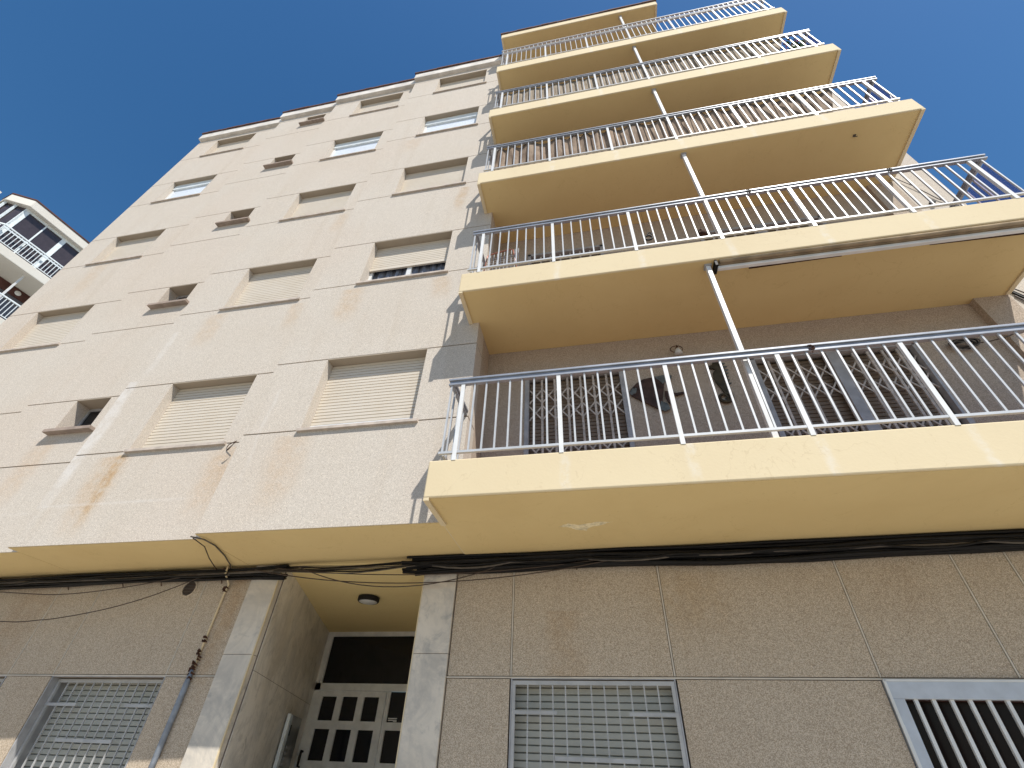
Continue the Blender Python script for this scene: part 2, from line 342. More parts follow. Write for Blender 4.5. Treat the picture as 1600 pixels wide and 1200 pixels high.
# ---- windows
def slats(mb,x0,x1,y,z0,z1,p=.052,th=.014):
    z=z0;n=max(1,round((z1-z0)/p));p=(z1-z0)/n
    for i in range(n):
        a=z0+i*p;mb.add([(x,yy,zz) for x in(x0,x1) for (yy,zz) in((y+.012,a+.003),(y-th*.2,a+.007),(y-th*.28,a+p-.006),(y+.012,a+p-.003),(y+.02,a+p),(y+.02,a))],
            [(0,1,7,6),(1,2,8,7),(2,3,9,8),(3,4,10,9),(4,5,11,10),(5,0,6,11),(0,5,4,3,2,1),(6,7,8,9,10,11)])
    return mb
def window(xl,xr,y,k,rd,kind,sx=(.17,.06),wide=0):
    zt=T0+(k-1)*H;zb=S0+(k-1)*H
    w=MB()
    # reveal liners; the lintel's colour is darkened for the shade under it
    w.box(xl-.002,xl+.006,y+.003,y+rd+.10,zb+g,zt-g-.005)
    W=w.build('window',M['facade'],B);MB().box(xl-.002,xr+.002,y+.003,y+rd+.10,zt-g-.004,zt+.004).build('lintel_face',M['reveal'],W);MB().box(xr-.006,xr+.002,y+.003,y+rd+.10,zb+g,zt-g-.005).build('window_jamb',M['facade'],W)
    lab={'beige':'window with beige roller shutter down','white':'window with white roller shutter and white frame','small':'small deep square window','half':'window with shutter part raised over curtain'}[kind]
    W['label']=lab
    yb=y+rd
    if kind=='small':
        f=MB();a,b=xl+.008,xr-.008
        f.box(a,b,yb+.03,yb+.07,zb+.02,zb+.06).box(a,b,yb+.03,yb+.07,zt-.06,zt-.015).box(a,a+.04,yb+.03,yb+.07,zb+.06,zt-.06).box(b-.04,b,yb+.03,yb+.07,zb+.06,zt-.06).box((a+b)/2-.02,(a+b)/2+.02,yb+.03,yb+.07,zb+.06,zt-.06)
        f.build('frame',M['grey'],W);MB().box(a+.04,b-.04,yb+.05,yb+.055,zb+.06,zt-.06).build('pane',M['glass'],W)
        s_=MB().box(xl-.02,xr+.10,y-.085,y+rd+.1,zb-.045+.42*0,zb+g).build('sill',M['tile'] if 0 else M['sillbrown'],W)
        return W
    if kind=='beige':
        lift=.085 if (k==1 and xl>-4) else 0;m=slats(MB(),xl+.008,xr-.008,yb,zb+.08+lift,zt-.012);m.build('roller_shutter',M['shut'],W)
        MB().box(xl+.008,xr-.008,yb-.006,yb+.02,zb+.02+lift,zb+.078+lift).build('shutter_bottom_bar',M['white'],W)
        if lift: MB().box(xl+.008,xr-.008,yb+.06,yb+.065,zb+.01,zb+.3).build('pane',M['glass'],W)
    if kind=='half':
        zs=zb+.53
        slats(MB(),xl+.008,xr-.008,yb,zs+.03,zt-.012).build('roller_shutter',M['shut'],W)
        MB().box(xl+.008,xr-.008,yb-.012,yb+.02,zs-.01,zs+.028).build('shutter_bottom_bar',M['shut'],W)
        f=MB();a,b=xl+.008,xr-.008;y0=yb+.03
        f.box(a,b,y0,y0+.04,zb+.012,zb+.06).box(a,a+.05,y0,y0+.04,zb+.06,zt-.05).box(b-.04,b,y0,y0+.04,zb+.06,zt-.05).box((a+b)/2-.04,(a+b)/2+.04,y0-.01,y0+.04,zb+.06,zt-.05)
        f.build('frame',M['white'],W)
        q=MB();n=60
        vs=[];fs=[]
        for i in range(n+1):
            x=a+.05+(b-a-.09)*i/n;yy=y0+.05+.022*math.sin(i*.9)+.01*math.sin(i*2.3);vs+=[(x,yy,zb+.03),(x,yy,zt-.1)]
        for i in range(n): fs.append((2*i,2*i+2,2*i+3,2*i+1))
        q.add(vs,fs).build('curtain',M['curtain'],W,smooth=True)
    if kind=='white':
        zs=zt-.26;a,b=xl+.008,xr-.008
        MB().box(a,b,yb-.035,yb+.05,zs,zt-.012).build('shutter_box',M['nframe'],W,bev=.006)
        f=MB().box(a,a+.05,yb-.01,yb+.05,zb+.05,zs).box(b-.05,b,yb-.01,yb+.05,zb+.05,zs).box(a,b,yb-.01,yb+.05,zb+.012,zb+.05).build('frame',M['white'],W)
        slats(MB(),a+.05,b-.05,yb+.015,zb+.05,zs).build('roller_shutter',M['shutw'],W)
    s_=MB().box(xl-.02,xr+.075,y-.038,y+rd+.03,zb-.028,zb+g)
    s_.build('sill',M['sillbrown'],W)
    return W
M['sillc']=plain('shade_browned_sill',(.33,.26,.215),.8,0,.3,.2,8)  # stair-window sills: stone darkened to brown as if in shade
M['sillbrown']=plain('pale_stone_sill',(.50,.43,.37),.8,0,.3,.2,8)
for k in range(1,6):
    window(-3.565,-2.092,0,k,.15,{2:'half',4:'white'}.get(k,'beige'))
    window(-6.206,-4.764,.141,k,.14,{4:'white'}.get(k,'beige'))
    if k>1: window(-11.518,-10.042,.425,k,.14,{4:'white'}.get(k,'beige'))
# small stair windows: smaller opening inside the same panel rhythm, sill higher
for k in range(1,6):
    zt=T0+(k-1)*H;zb=S0+(k-1)*H;xl,xr,y=-8.114,-7.449,.29;rd=.2;z1=3.73-S0+zb
    MB().box(xl,xr,y,y+.28,zb+g,z1-.045).build('facade_wall',M['facade'],B)
    W=MB().box(xl-.002,xl+.006,y+.003,y+rd+.09,z1,zt-g-.005).build('window',M['facade'],B);MB().box(xr-.006,xr+.002,y+.003,y+rd+.09,z1,zt-g-.005).build('window_jamb',M['facade'],W)
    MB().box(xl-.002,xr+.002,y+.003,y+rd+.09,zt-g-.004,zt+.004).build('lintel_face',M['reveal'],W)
    W['label']='small deep square stair window'
    a,b=xl+.008,xr-.008;yb=y+rd;f=MB()
    f.box(a,b,yb+.03,yb+.07,z1+.005,z1+.04).box(a,b,yb+.03,yb+.07,zt-.06,zt-.015).box(a,a+.035,yb+.03,yb+.07,z1+.04,zt-.06).box(b-.035,b,yb+.03,yb+.07,z1+.04,zt-.06).box((a+b)/2-.02,(a+b)/2+.02,yb+.03,yb+.07,z1+.04,zt-.06)
    f.build('frame',M['grey'],W);MB().box(a+.035,b-.035,yb+.05,yb+.055,z1+.04,zt-.06).build('pane',M['glass'],W)
    MB().box(xl-.02,xr+.16,y-.10,y+rd+.08,z1-.05,z1).build('sill',M['sillc'],W)
# ---- loggias behind the balconies
BL,BR,BY=-1.553,5.216,-.559
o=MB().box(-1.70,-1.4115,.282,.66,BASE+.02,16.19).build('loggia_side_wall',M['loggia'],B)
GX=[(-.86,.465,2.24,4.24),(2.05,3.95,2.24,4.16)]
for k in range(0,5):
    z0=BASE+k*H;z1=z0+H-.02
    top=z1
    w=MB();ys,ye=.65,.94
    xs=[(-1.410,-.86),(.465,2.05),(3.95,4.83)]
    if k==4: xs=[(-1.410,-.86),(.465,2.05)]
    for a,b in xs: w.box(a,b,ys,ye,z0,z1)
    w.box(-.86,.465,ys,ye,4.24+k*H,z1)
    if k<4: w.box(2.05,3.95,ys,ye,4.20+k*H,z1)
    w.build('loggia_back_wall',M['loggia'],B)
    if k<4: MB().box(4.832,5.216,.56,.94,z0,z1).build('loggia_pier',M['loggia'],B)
MB().box(5.22,5.83,.58,.95,-1.6,13.2).build('party_wall',M['facade'],B)
def gate(x0,x1,z0,z1,k,split=False):
    y=.65
    D=MB().box(x0,x0+.055,y-.02,y+.06,z0,z1).box(x1-.055,x1,y-.02,y+.06,z0,z1).box(x0,x1,y-.02,y+.06,z1-.05,z1).build('balcony_door',M['grey'],B)
    D['label']='balcony doorway with shutter behind a folding scissor gate'
    slats(MB(),x0+.055,x1-.055,y+.10,z0,z1-.05,.055,.02).build('roller_shutter',M['shutb'],D)
    gm=MB();n=max(4,round((x1-x0-.11)/.165));p=(x1-x0-.11)/n
    xs=[x0+.055+i*p for i in range(n+1)]
    for x in xs[1:-1]: gm.box(x-.014,x+.014,y+.015,y+.035,z0+.05,z1-.06)
    for i in range(n):
        for zc in (z0+.5,z0+.78,z0+1.38,z0+1.66):
            a,b=xs[i],xs[i+1];h=.115
            gm.beam((a,y+.03,zc-h),(b,y+.03,zc+h),.008,.018);gm.beam((a,y+.02,zc+h),(b,y+.02,zc-h),.008,.018)
    gm.build('scissor_gate',M['gatebar'],D)
    if split: MB().box((x0+x1)/2-.06,(x0+x1)/2+.06,y-.015,y+.05,z0,z1-.05).build('door_mullion',M['grey'],D)
M['gatebar']=plain('dusty_cream_steel',(.52,.46,.41),.6,.1,.4,.3,20)
for k in range(5):
    gate(-.86,.465,2.24+k*H,4.24+k*H,k)
    if k<4: gate(2.05,3.95,2.24+k*H,4.20+k*H,k,True)
_k=NT('tinted_windbreak');_tr=_k.n.new('ShaderNodeBsdfTransparent');_tr.inputs[0].default_value=(.80,.76,.88,1);_mx=_k.n.new('ShaderNodeMixShader');_mx.inputs[0].default_value=.22
_k.b.inputs['Base Color'].default_value=(.16,.13,.20,1);_k.b.inputs['Roughness'].default_value=.3
_k.l(_tr.outputs[0],_mx.inputs[1]);_k.l(_k.b.outputs[0],_mx.inputs[2]);_k.l(_mx.outputs[0],_k.n['Material Output'].inputs[0]);M['windbreak']=_k.m
# ---- balconies with railings
PX=[-1.312,-.300,.755,1.790,2.840,3.895,4.925]
BZ,BT=1.861,2.240
def side_rail(mb_h,mb_b,x,y0,y1,zr,zb,n):
    mb_h.box(x-.028,x+.028,y0,y1,zr-.03,zr);mb_h.box(x-.02,x+.02,y0,y1,zr-.075,zr-.055)
    mb_b.box(x-.012,x+.012,y0,y1,zb,zb+.025)
    for i in range(n):
        y=y0+(y1-y0)*(i+.5)/n;mb_b.box(x-.009,x+.009,y-.009,y+.009,zb+.02,zr-.06)
def balcony(k):
    z0=BZ+(k-1)*H;z1=BT+(k-1)*H
    m=MB()
    if k==1: m.box(BL,BR,BY,1.03,z0,z1)
    else: m.box(BL,BR,BY,.655,z0,z1)
    S=m.build('balcony',M['cream'],B,bev=.012)
    S['label']='cream painted balcony slab'
    u=MB();yb=1.0 if k==1 else .648
    u.box(BL+.02,BR-.02,BY+.022,yb,z0-.005,z0+.004)
    u.build('underside',M['soffit'],S)
    MB().box(BL+.004,BL+.055,BY+.004,-.004,z0-.026,z0+.004).build('drip_edge',M['cream'],S)
    MB().box(BR-.055,BR-.004,BY+.004,.54,z0-.026,z0+.004).build('drip_edge',M['cream'],S)
    MB().box(-1.40,BR-.05,BY+.10,.64,z1-.004,z1+.006).build('floor_tiles',M['terracotta'],S)
    if k in(2,3,4): MB().box(5.108,5.112,-.50,(-.12 if k==2 else .5),z1+.10,z1+.90).build('side_windbreak',M['windbreak'],S)
    yr=-.548;zr=3.238+(k-1)*H;zb=2.309+(k-1)*H
    h=MB();h.box(-1.475,5.135,yr-.03,yr+.03,zr-.024,zr).box(-1.465,5.125,yr-.014,yr+.014,zr-.06,zr-.024).box(-1.475,5.135,yr-.022,yr+.022,zr-.08,zr-.058)
    b=MB()
    if k<6: pass
    zt_=zr-.07
    b.box(-1.475,5.09,yr-.014,yr+.014,zb,zb+.024)
    p=MB()
    side_rail(h,b,-1.442,yr+.03,-.002,zr,zb,3)
    side_rail(h,b,5.10,yr+.03,.578,zr,zb,7)
    h.build('handrail',M['railtop'] if k<5 else M['rail'],S,bev=.003)
    b.build('bottom_rail',M['rail'],S)
    for i,x in enumerate(PX):
        MB().box(x-.02,x+.02,yr-.016,yr+.016,z1-.01,zt_).build('railing_post',M['white'],S)
    xs=[-1.442]+PX+[5.06]
    for i in range(7):
        bb=MB();a=PX[i];c=PX[i+1] if i<6 else None
        if c is None: bb.box(5.052,5.068,yr-.008,yr+.008,zb+.02,zt_)
        else:
            for j in range(1,8):
                x=a+(c-a)*j/8;bb.box(x-.0085,x+.0085,yr-.0085,yr+.0085,zb+.02,zt_)
        if i==0: bb.box(-1.451,-1.433,yr-.009,yr+.009,zb+.02,zt_)
        bb.build('baluster_panel',M['rail'],S)
    if k==5:     # extra tube rail with small balusters above the handrail
        e=MB();zz=zr+.29;e.box(-1.49,5.15,yr-.02,yr+.02,zz-.03,zz)
        x=-1.44
        while x<5.12: e.box(x-.008,x+.008,yr-.008,yr+.008,zr,zz-.02);x+=.118
        e.build('upper_rail',M['rail'],S)
    # column from this slab to the next soffit
    xp=1.535 if k==1 else 1.825
    zc=BZ+k*H
    MB().box(xp-.026,xp+.026,-.485,-.433,z1-.02,zc-.03).build('support_post',M['white'],S,bev=.004)
    MB().box(xp-.04,xp+.04,-.50,-.418,zc-.03,zc-.006).build('post_cap',M['grey'],S)
    return S
SL=[balcony(k) for k in range(1,6)]
# roof canopy over the top balcony
o=MB().box(-1.575,2.84,BY-.01,.94,16.42,16.74).build('roof_canopy',M['cream'],B,bev=.01)
MB().box(-1.555,2.82,BY+.015,.93,16.414,16.43).build('underside',M['soffit'],o)
MB().box(-1.57,-1.515,BY,.0,16.394,16.425).build('drip_edge',M['cream'],o);MB().box(2.785,2.835,BY,.6,16.394,16.425).build('drip_edge',M['cream'],o)
t=MB();x=-1.60
while x<2.86:
    x2=min(x+.24,2.87);t.box(x+.003,x2-.003,BY-.04+random.uniform(-.005,.005),.3,16.742,16.80+random.uniform(0,.02));x=x2
t.build('tile_edge',M['tile'],o)
# paint patch and spalled plaster under the first balcony
pp=[(-.42,.17),(-.33,.12),(-.2,.16),(-.02,.10),(.10,.12),(-.02,.19),(-.12,.22),(-.15,.30),(-.24,.27),(-.3,.22)]
pr=random.Random(5);p2=[]
for (a,b),(c,d) in zip(pp,pp[1:]+pp[:1]):
    for q in range(5):
        t=q/5;p2.append((a+(c-a)*t+pr.uniform(-.009,.009),b+(d-b)*t+pr.uniform(-.009,.009)))
MB().prism(p2,'z',BZ-.0065,BZ-.004).build('plaster_patch',M['light_patch'],SL[0])
# ---- ground floor wall, joints, openings
openings=[(-9.6,-7.25),(-6.54,-4.94),(-.99,.512),(2.147,4.2)]
def gbox(mb,x0,x1,d0,d1,z0,z1): return mb.box(x0,x1,YW+d0,YW+d1,z0,z1,sh=SH)
ZG=.706;gg=.010;WB=-.72
gwl=MB();xs_v=[-12.29,-7.24,-6.56,-4.955,-4.262]
def gpanel(a,b,z0,z1): gbox(gwl,a+.012*(a>-12),b-.012,0,.30,z0,z1)
segs_left=[(-12.29,-7.245),(-7.245,-6.55),(-6.55,-4.95),(-4.95,-4.262)]
segs_right=[(-1.642,-.992),(-.992,.514),(.514,2.149),(2.149,3.125),(3.125,3.55),(3.55,6.5)]
gg=.013
for a,b in segs_left: gpanel(a,b,ZG+gg,BASE)
for a,b in[(-12.29,-9.6),(-7.245,-6.545),(-4.95,-4.262)]: gpanel(a,b,G,ZG-gg)
for a,b in[(-9.6,-7.25),(-6.545,-4.945)]: gpanel(a,b,G,WB)
GWL=gwl.build('ground_floor_wall',M['ground'],B)
gwl=MB()
for a,b in segs_right: gpanel(a,b,ZG+gg,BASE)
for a,b in[(-1.642,-.992),(.514,2.149),(4.2,6.5)]: gpanel(a,b,G,ZG-gg)
for a,b in[(-.992,.514),(2.149,4.2)]: gpanel(a,b,G,WB)
GW=gwl.build('ground_floor_wall',M['ground'],B)
for gw_,xa_,xb_,vx in((GWL,-12.28,-4.27,[-7.245,-6.55,-4.95]),(GW,-1.64,6.4,[-.992,.514,2.149,3.125,3.55])):
    j=MB();gbox(j,xa_,xb_,.012,.29,ZG-gg-.001,ZG+gg+.001)
    for x in vx: gbox(j,x-.014,x+.014,.012,.25,ZG+gg,BASE-.01)
    j.build('wall_joint',M['joint_dark'],gw_)
    j=MB();gbox(j,xa_,xb_,-.001,.02,ZG-.006,ZG+.006)
    for x in vx: gbox(j,x-.0065,x+.0065,-.002,.02,ZG+gg,BASE-.01)
    j.build('joint_bead',M['joint_light'],gw_)
# marble pillars and porch
def pillar(x0,x1,dep,nm):
    P=thing
    m=MB();zz=[G,-.75,.17 if 0 else .945,BASE-.008]
    sg=[(G,-.62),(-.615,.89),(.895,BASE-.009)]
    zj=.905
    m.box(x0,x1,dep,dep+.10,G,-.40).box(x0,x1,dep,dep+.10,-.396,zj-.002).box(x0,x1,dep,dep+.10,zj+.002,BASE-.009)
    o=m.build('marble_pillar',M['marble'],B,bev=.004)
    MB().box(x0+.003,x1-.003,dep+.006,dep+.09,G+.01,BASE-.02).build('pillar_joint',M['joint'],o)
    return o
yp=yw(-4.1)-.045
P1=pillar(-4.262,-3.905,yp,1);yp2=yw(-1.8)-.03
P2=pillar(-2.012,-1.642,yp2,2)
MB().box(-3.904,-3.891,yp+.002,yp+.02,G,BASE-.01).build('pillar_trim',M['cream'],P1)
MB().box(-2.024,-2.013,yp2+.002,yp2+.02,G,BASE-.01).build('pillar_trim',M['cream'],P2)
# splayed left porch wall, marble below
def porchwall(z0,z1,o1=0):
    return [(-3.885-o1,yp+.10),(-5.085-o1,4.45),(-5.385-o1,4.45),(-4.2-o1,yp+.13)]
m=MB();zj=.77
m.prism(porchwall(0,0),'z',G,zj-.003);m.prism(porchwall(0,0),'z',zj+.003,BASE-.009)
pw=m.build('porch_side_wall',M['marble2'],B)
MB().prism(porchwall(0,0,.006),'z',G+.01,BASE-.02).build('wall_joint',M['joint'],pw)
MB().box(-1.98,-1.66,yp2+.105,4.45,G,BASE-.01).build('porch_side_wall',M['marble'],B)
# entrance door: white frame with dark panes
D=thing if 0 else None
yd=4.45
px=[(-4.905,-4.64),(-4.53,-4.26),(-4.145,-3.88)]
rows=[(.567,.895),(.056,.455),(-.46,-.05),(-.98,-.56)]
f=MB()
f.box(-5.25,-3.33,yd,yd+.06,1.80,1.872)                       # head
f.box(-5.25,-4.985,yd,yd+.06,.985,1.80).box(-3.405,-3.33,yd,yd+.06,.985,1.80)
f.box(-5.25,-3.33,yd,yd+.06,.98,1.083)
FR=f.build('door_frame',M['dgrey'],B)
MB().box(-4.985,-3.405,yd+.035,yd+.04,1.083,1.80).build('transom_pane',M['glass'],FR)
d=MB();xe=[-5.22,-4.905,-4.64,-4.53,-4.26,-4.145,-3.88,-3.76]
cols=[(-5.22,-4.905),(-4.64,-4.53),(-4.26,-4.145),(-3.88,-3.765)]
for a,b in cols: d.box(a,b,yd+.003,yd+.05,G+.55,.975)
zc=[.975]+[z for r in rows for z in(r[1],r[0])]+[G+.55]
for a,b in px:
    for i in range(0,len(zc),2): d.box(a,b,yd+.003,yd+.05,zc[i+1],zc[i])
DR=d.build('entrance_door',M['dgrey'],B)
for a,b in px:
    for z0,z1 in rows: MB().box(a,b,yd+.03,yd+.034,z0,z1).build('pane',M['glass'],DR)
d=MB();d.box(-3.755,-3.69,yd+.006,yd+.05,G+.55,.975).box(-3.408,-3.33,yd+.006,yd+.05,G+.55,.975).box(-3.69,-3.408,yd+.006,yd+.05,.565,.462).box(-3.69,-3.408,yd+.006,yd+.05,.06,-.05)
SL2=d.build('door_sidelight',M['dgrey'],B)
MB().box(-3.69,-3.408,yd+.03,yd+.034,.565,.975).build('pane',M['glass'],SL2);MB().box(-3.69,-3.408,yd+.03,yd+.034,.06,.462).build('pane',M['glass'],SL2);MB().box(-3.69,-3.408,yd+.03,yd+.034,-.96,-.05).build('pane',M['glass'],SL2)
MB().box(-3.67,-3.52,yd+.022,yd+.028,.585,.60).box(-3.67,-3.52,yd+.022,yd+.028,.61,.625).box(-3.58,-3.52,yd+.0215,yd+.0275,.572,.60).build('sticker',M['white'],SL2)
MB().tube([(-5.0,yd,.16),(-5.0,yd-.06,.165),(-4.995,yd-.07,.10),(-5.0,yd-.06,-.02),(-5.0,yd-.0,-.03)],[.014,.018,.02,.016,.012],8).build('handle',M['dark'],DR,smooth=True)
MB().box(-3.33,-1.985,yd,yd+.3,G,BASE-.01).box(-5.4,-5.25,yd,yd+.3,G,BASE-.01).build('porch_back_wall',M['porchceil'],B)
MB().box(-5.3,-1.7,1.35,4.6,G,G+.52).box(-5.3,-1.7,1.05,1.35,G,G+.26).build('porch_step',M['marble2'],B)
# ---- ground-floor windows
def gwin(x0,x1,zt,zb,depth,lbl):
    sd=depth+.13
    W=MB();
    gbox(W,x0-.001,x0+.012,.002,.29,zb,zt);gbox(W,x1-.012,x1+.001,.002,.29,zb,zt);gbox(W,x0,x1,.002,.29,zt,zt+.008)
    w=W.build('window',M['grey'],B);w['label']=lbl
    s=slats(MB(),x0+.012,x1-.012,0,zb,zt,.055,.016);s.v=[(p[0],p[1]+YW+SH*p[0]+sd,p[2]) for p in s.v];s.build('roller_shutter',M['shutg'],w)
    gr=MB();a,b=x0+.014,x1-.014;D0,D1=depth,depth+.03
    gbox(gr,a,b,D0,D1,zt-.045,zt-.012);gbox(gr,a,b,D0,D1,zb,zb+.03);gbox(gr,a,a+.03,D0,D1,zb,zt-.045);gbox(gr,b-.03,b,D0,D1,zb,zt-.045)
    n=11
    for i in range(1,n+1):
        x=a+.03+(b-a-.06)*i/(n+1);gbox(gr,x-.006,x+.006,D0+.008,D1-.006,zb+.02,zt-.04)
    q=(b-a)/12
    for z in(.435,):
        gbox(gr,a,a+q*3.4,D0-.004,D0+.006,z-.014,z+.014);gbox(gr,b-q*3.4,b,D0-.004,D0+.006,z-.014,z+.014)
    gbox(gr,a+q*3.2,b-q*3.0,D0-.005,D0+.005,.10,.13);gbox(gr,a,a+q*3.4,D0-.004,D0+.006,-.25,-.22);gbox(gr,b-q*3.4,b,D0-.004,D0+.006,-.25,-.22)
    gr.build('window_grille',M['grille'],w)
    return w
M['grille']=plain('pale_grey_steel',(.42,.42,.42),.5,0,.5,.15)
gwin(-.99,.512,ZG-gg,WB,.0,'barred window flush with the wall right of the porch')
gwin(-6.543,-4.945,ZG-gg,WB,.09,'barred window recessed left of the porch')
gwin(-9.6,-7.25,ZG-gg,WB,.09,'barred window at the far left')
# white security door/window at the right
x0,x1=2.149,4.2;zt=ZG-.006;zb=WB
f=MB();gbox(f,x0,x1,-.02,.05,zt-.13,zt);gbox(f,x0,x0+.10,-.02,.05,zb,zt-.13);gbox(f,x1-.1,x1,-.02,.05,zb,zt-.13);gbox(f,x0+.1,x1-.1,-.02,.05,zb,zb+.1)
w=f.build('window',M['secw'] if 'secw' in M else M['nframe'],B,bev=.004);w['label']='white framed security window with upright bars at right'
f=MB();gbox(f,x0-.004,x0+.016,-.028,-.018,zb,zt);gbox(f,x0,x1,-.028,-.018,zt-.012,zt+.002);gbox(f,x0+.018,x0+.022,-.0225,-.019,zb,zt-.3)
f.build('frame_lip',M['white'],w)
f=MB();x=x0+.10+.085
while x<x1-.12: gbox(f,x-.013,x+.013,.0,.025,zb+.1,zt-.13);x+=.125
f.build('window_bar',M['barw'] if 'barw' in M else M['white'],w)
f=MB();gbox(f,x0+.1,x1-.1,.12,.13,zb,zt-.1);f.build('pane',M['brownglass'] if 'brownglass' in M else M['glass'],w)
f=MB();gbox(f,x0+.1,x1-.1,.05,.13,zt-.131,zt-.11);f.build('lintel_shadow_board',M['brown'],w)
exec_later=[]
# ---------------------------------------------------------------- fixtures and loose things on the building
def at_wall(x,d): return YW+SH*x+d
# cable bundle
CB=thing('cable_bundle','thick bundle of black cables clipped along the wall under the overhang','cable bundle',(-3,1,1.75))
def cable_path(x0,x1,dy,z,amp,ph,step=.35,sagx=None):
    pts=[];x=x0
    while x<=x1+.01:
        if -3.85<x<-2.05: zz=z+.0+.02*math.sin(x*5+ph)
        else: zz=z
        if 0.2<x<2.4: zz-=.022*math.sin((x-.2)/2.2*math.pi)*(1 if ph>3 else .1)
        pts.append((x,at_wall(x,dy),zz+amp*math.sin(x*1.7+ph)+amp*.5*math.sin(x*4.1+ph*2.3)));x+=step
    return pts
rnd=random.Random(3)
for i in range(15):
    dz=(i%5)*.027;dyy=-.03-.028*(i//5)
    z=1.845-dz-(i//5)*.006
    MB().tube(cable_path(-12.2,-3.75,dyy,z-.004,.009,i*1.3),.013+.006*(i%3==0),6).build('cable',M['blackcable'] if i%4 else M['greycable'],CB,smooth=True)
for i in range(22):
    dz=(i%6)*.024;dyy=-.03-.03*(i//6)
    MB().tube(cable_path(-2.05-.06*(i%5),6.4,dyy,1.842-dz*1.1-(.03*(i%3==1)),.011,i*1.7),.0145+.006*(i%4==0),6).build('cable',M['blackcable'],CB,smooth=True)
for i in range(7):
    pts=[];
    for q in range(13):
        t=q/12;x=-3.95+2.0*t;pts.append((x,at_wall(x,-.05-.012*i),1.835-.012*i-(.012+.006*i)*math.sin(math.pi*t)+.008*math.sin(9*t+i)))
    MB().tube(pts,.006+.003*(i%2),6).build('cable',M['blackcable'] if i%3 else M['greycable'],CB,smooth=True)
for i in range(9):
    xs_=[-2.0+.9*q+rnd.uniform(-.1,.1) for q in range(10)] if i<6 else [-12+1.1*q+rnd.uniform(-.1,.1) for q in range(8)]
    pts=[]
    for a,b in zip(xs_[:-1],xs_[1:]):
        sg=rnd.uniform(.0,.045)
        for q in range(5):
            t=q/5;x=a+(b-a)*t;pts.append((x,at_wall(x,-.10-.008*i+.004*math.sin(7*x+i)),1.775-.008*(i%4)+.01*math.sin(i)-sg*4*t*(1-t)))
    MB().tube(pts,.007+.004*(i%2),6).build('cable',M['blackcable'] if i%3 else M['greycable'],CB,smooth=True)
cl=MB()
for x in[-9.5,-8.4,-7.1,-6.2,-5.6,-4.7,-1.45,-1.0,-.3,.5,1.15,1.9,2.6,3.3,4.1,5]:
    y=at_wall(x,-.005);cl.tube([(x,y,1.86),(x,y-.075,1.85),(x,y-.09,1.78),(x-.005,y-.02,1.70),(x-.01,y,1.685)],.0055,5)
cl.build('cable_clip',M['rust'],CB)
def sag(name,label,a,b,drop,mat,r=.006,n=18,bias=1):
    pts=[]
    for i in range(n+1):
        t=i/n;pts.append((a[0]+(b[0]-a[0])*t,a[1]+(b[1]-a[1])*t,a[2]+(b[2]-a[2])*t-drop*4*t*(1-t)))
    return tag(MB().tube(pts,r,6).build(name,mat,smooth=True),label,'cable','loose cables hanging from the bundle')
wc=M['wire']=plain('thin_brown_cable',(.055,.035,.025),.6)
UP1=[(-9.6,1.0,1.72),(-7.99,.98,1.624),(-7.01,.98,1.575),(-6.17,.98,1.629),(-5.38,.98,1.732),(-4.86,.98,1.80)]
UP2=[(-9.6,1.0,1.40),(-7.65,.98,1.262),(-7.06,.98,1.272),(-6.68,.98,1.305),(-6.12,.98,1.393),(-5.54,.98,1.541),(-4.86,.98,1.79)]
def hung(label,pts):
    q=[]
    for a,b,c,d in zip([pts[0]]+pts[:-2],pts[:-1],pts[1:],pts[2:]+[pts[-1]]):
        for t in(0,.25,.5,.75): q.append(tuple(.5*((2*b[n])+(-a[n]+c[n])*t+(2*a[n]-5*b[n]+4*c[n]-d[n])*t*t+(-a[n]+3*b[n]-3*c[n]+d[n])*t**3) for n in range(3)))
    q.append(pts[-1]);tag(MB().tube(q,.006,6).build('hanging_cable',wc,smooth=True),label,'cable','loose cables hanging from the bundle')
hung('upper thin cable sagging across the wall at far left',UP1)
hung('lower thin cable sagging across the wall at far left',UP2)
sag('hanging_cable','topmost thin cable sagging across the porch opening, ending right of the window joint',(-3.9,at_wall(-3.9,-.12),1.80),(.25,at_wall(.25,-.1),1.78),.13,wc,.0055)
sag('hanging_cable','middle thin cable sagging across the porch opening',(-4.2,at_wall(-4.2,-.13),1.79),(.2,at_wall(.2,-.11),1.76),.205,wc,.0055)
sag('hanging_cable','lowest thin cable sagging across the porch opening, rising steeply at its right end',(-3.6,at_wall(-3.6,-.14),1.80),(-1.0,at_wall(-1.0,-.1),1.775),.25,wc,.0055)
# cable that climbs from the bundle to the step of the overhang
tag(MB().tube([(-4.42,.03,BASE-.02),(-4.30,.10,BASE-.03),(-4.32,.30,BASE-.02),(-4.42,.6,BASE-.02),(-4.55,.9,BASE-.03),(-4.62,1.0,BASE-.04)],.0075,6).build('soffit_cable',M['greycable'],smooth=True),'short brown cable fixed tight to the soffit at the facade step','cable')
tag(MB().tube([(-4.40,.05,BASE-.03),(-4.40,.25,BASE-.05),(-4.56,.55,BASE-.07),(-4.72,.85,BASE-.06),(-4.80,1.0,BASE-.05)],.0055,6).build('soffit_cable',wc,smooth=True),'short brown cable drooping below the soffit at the facade step','cable')
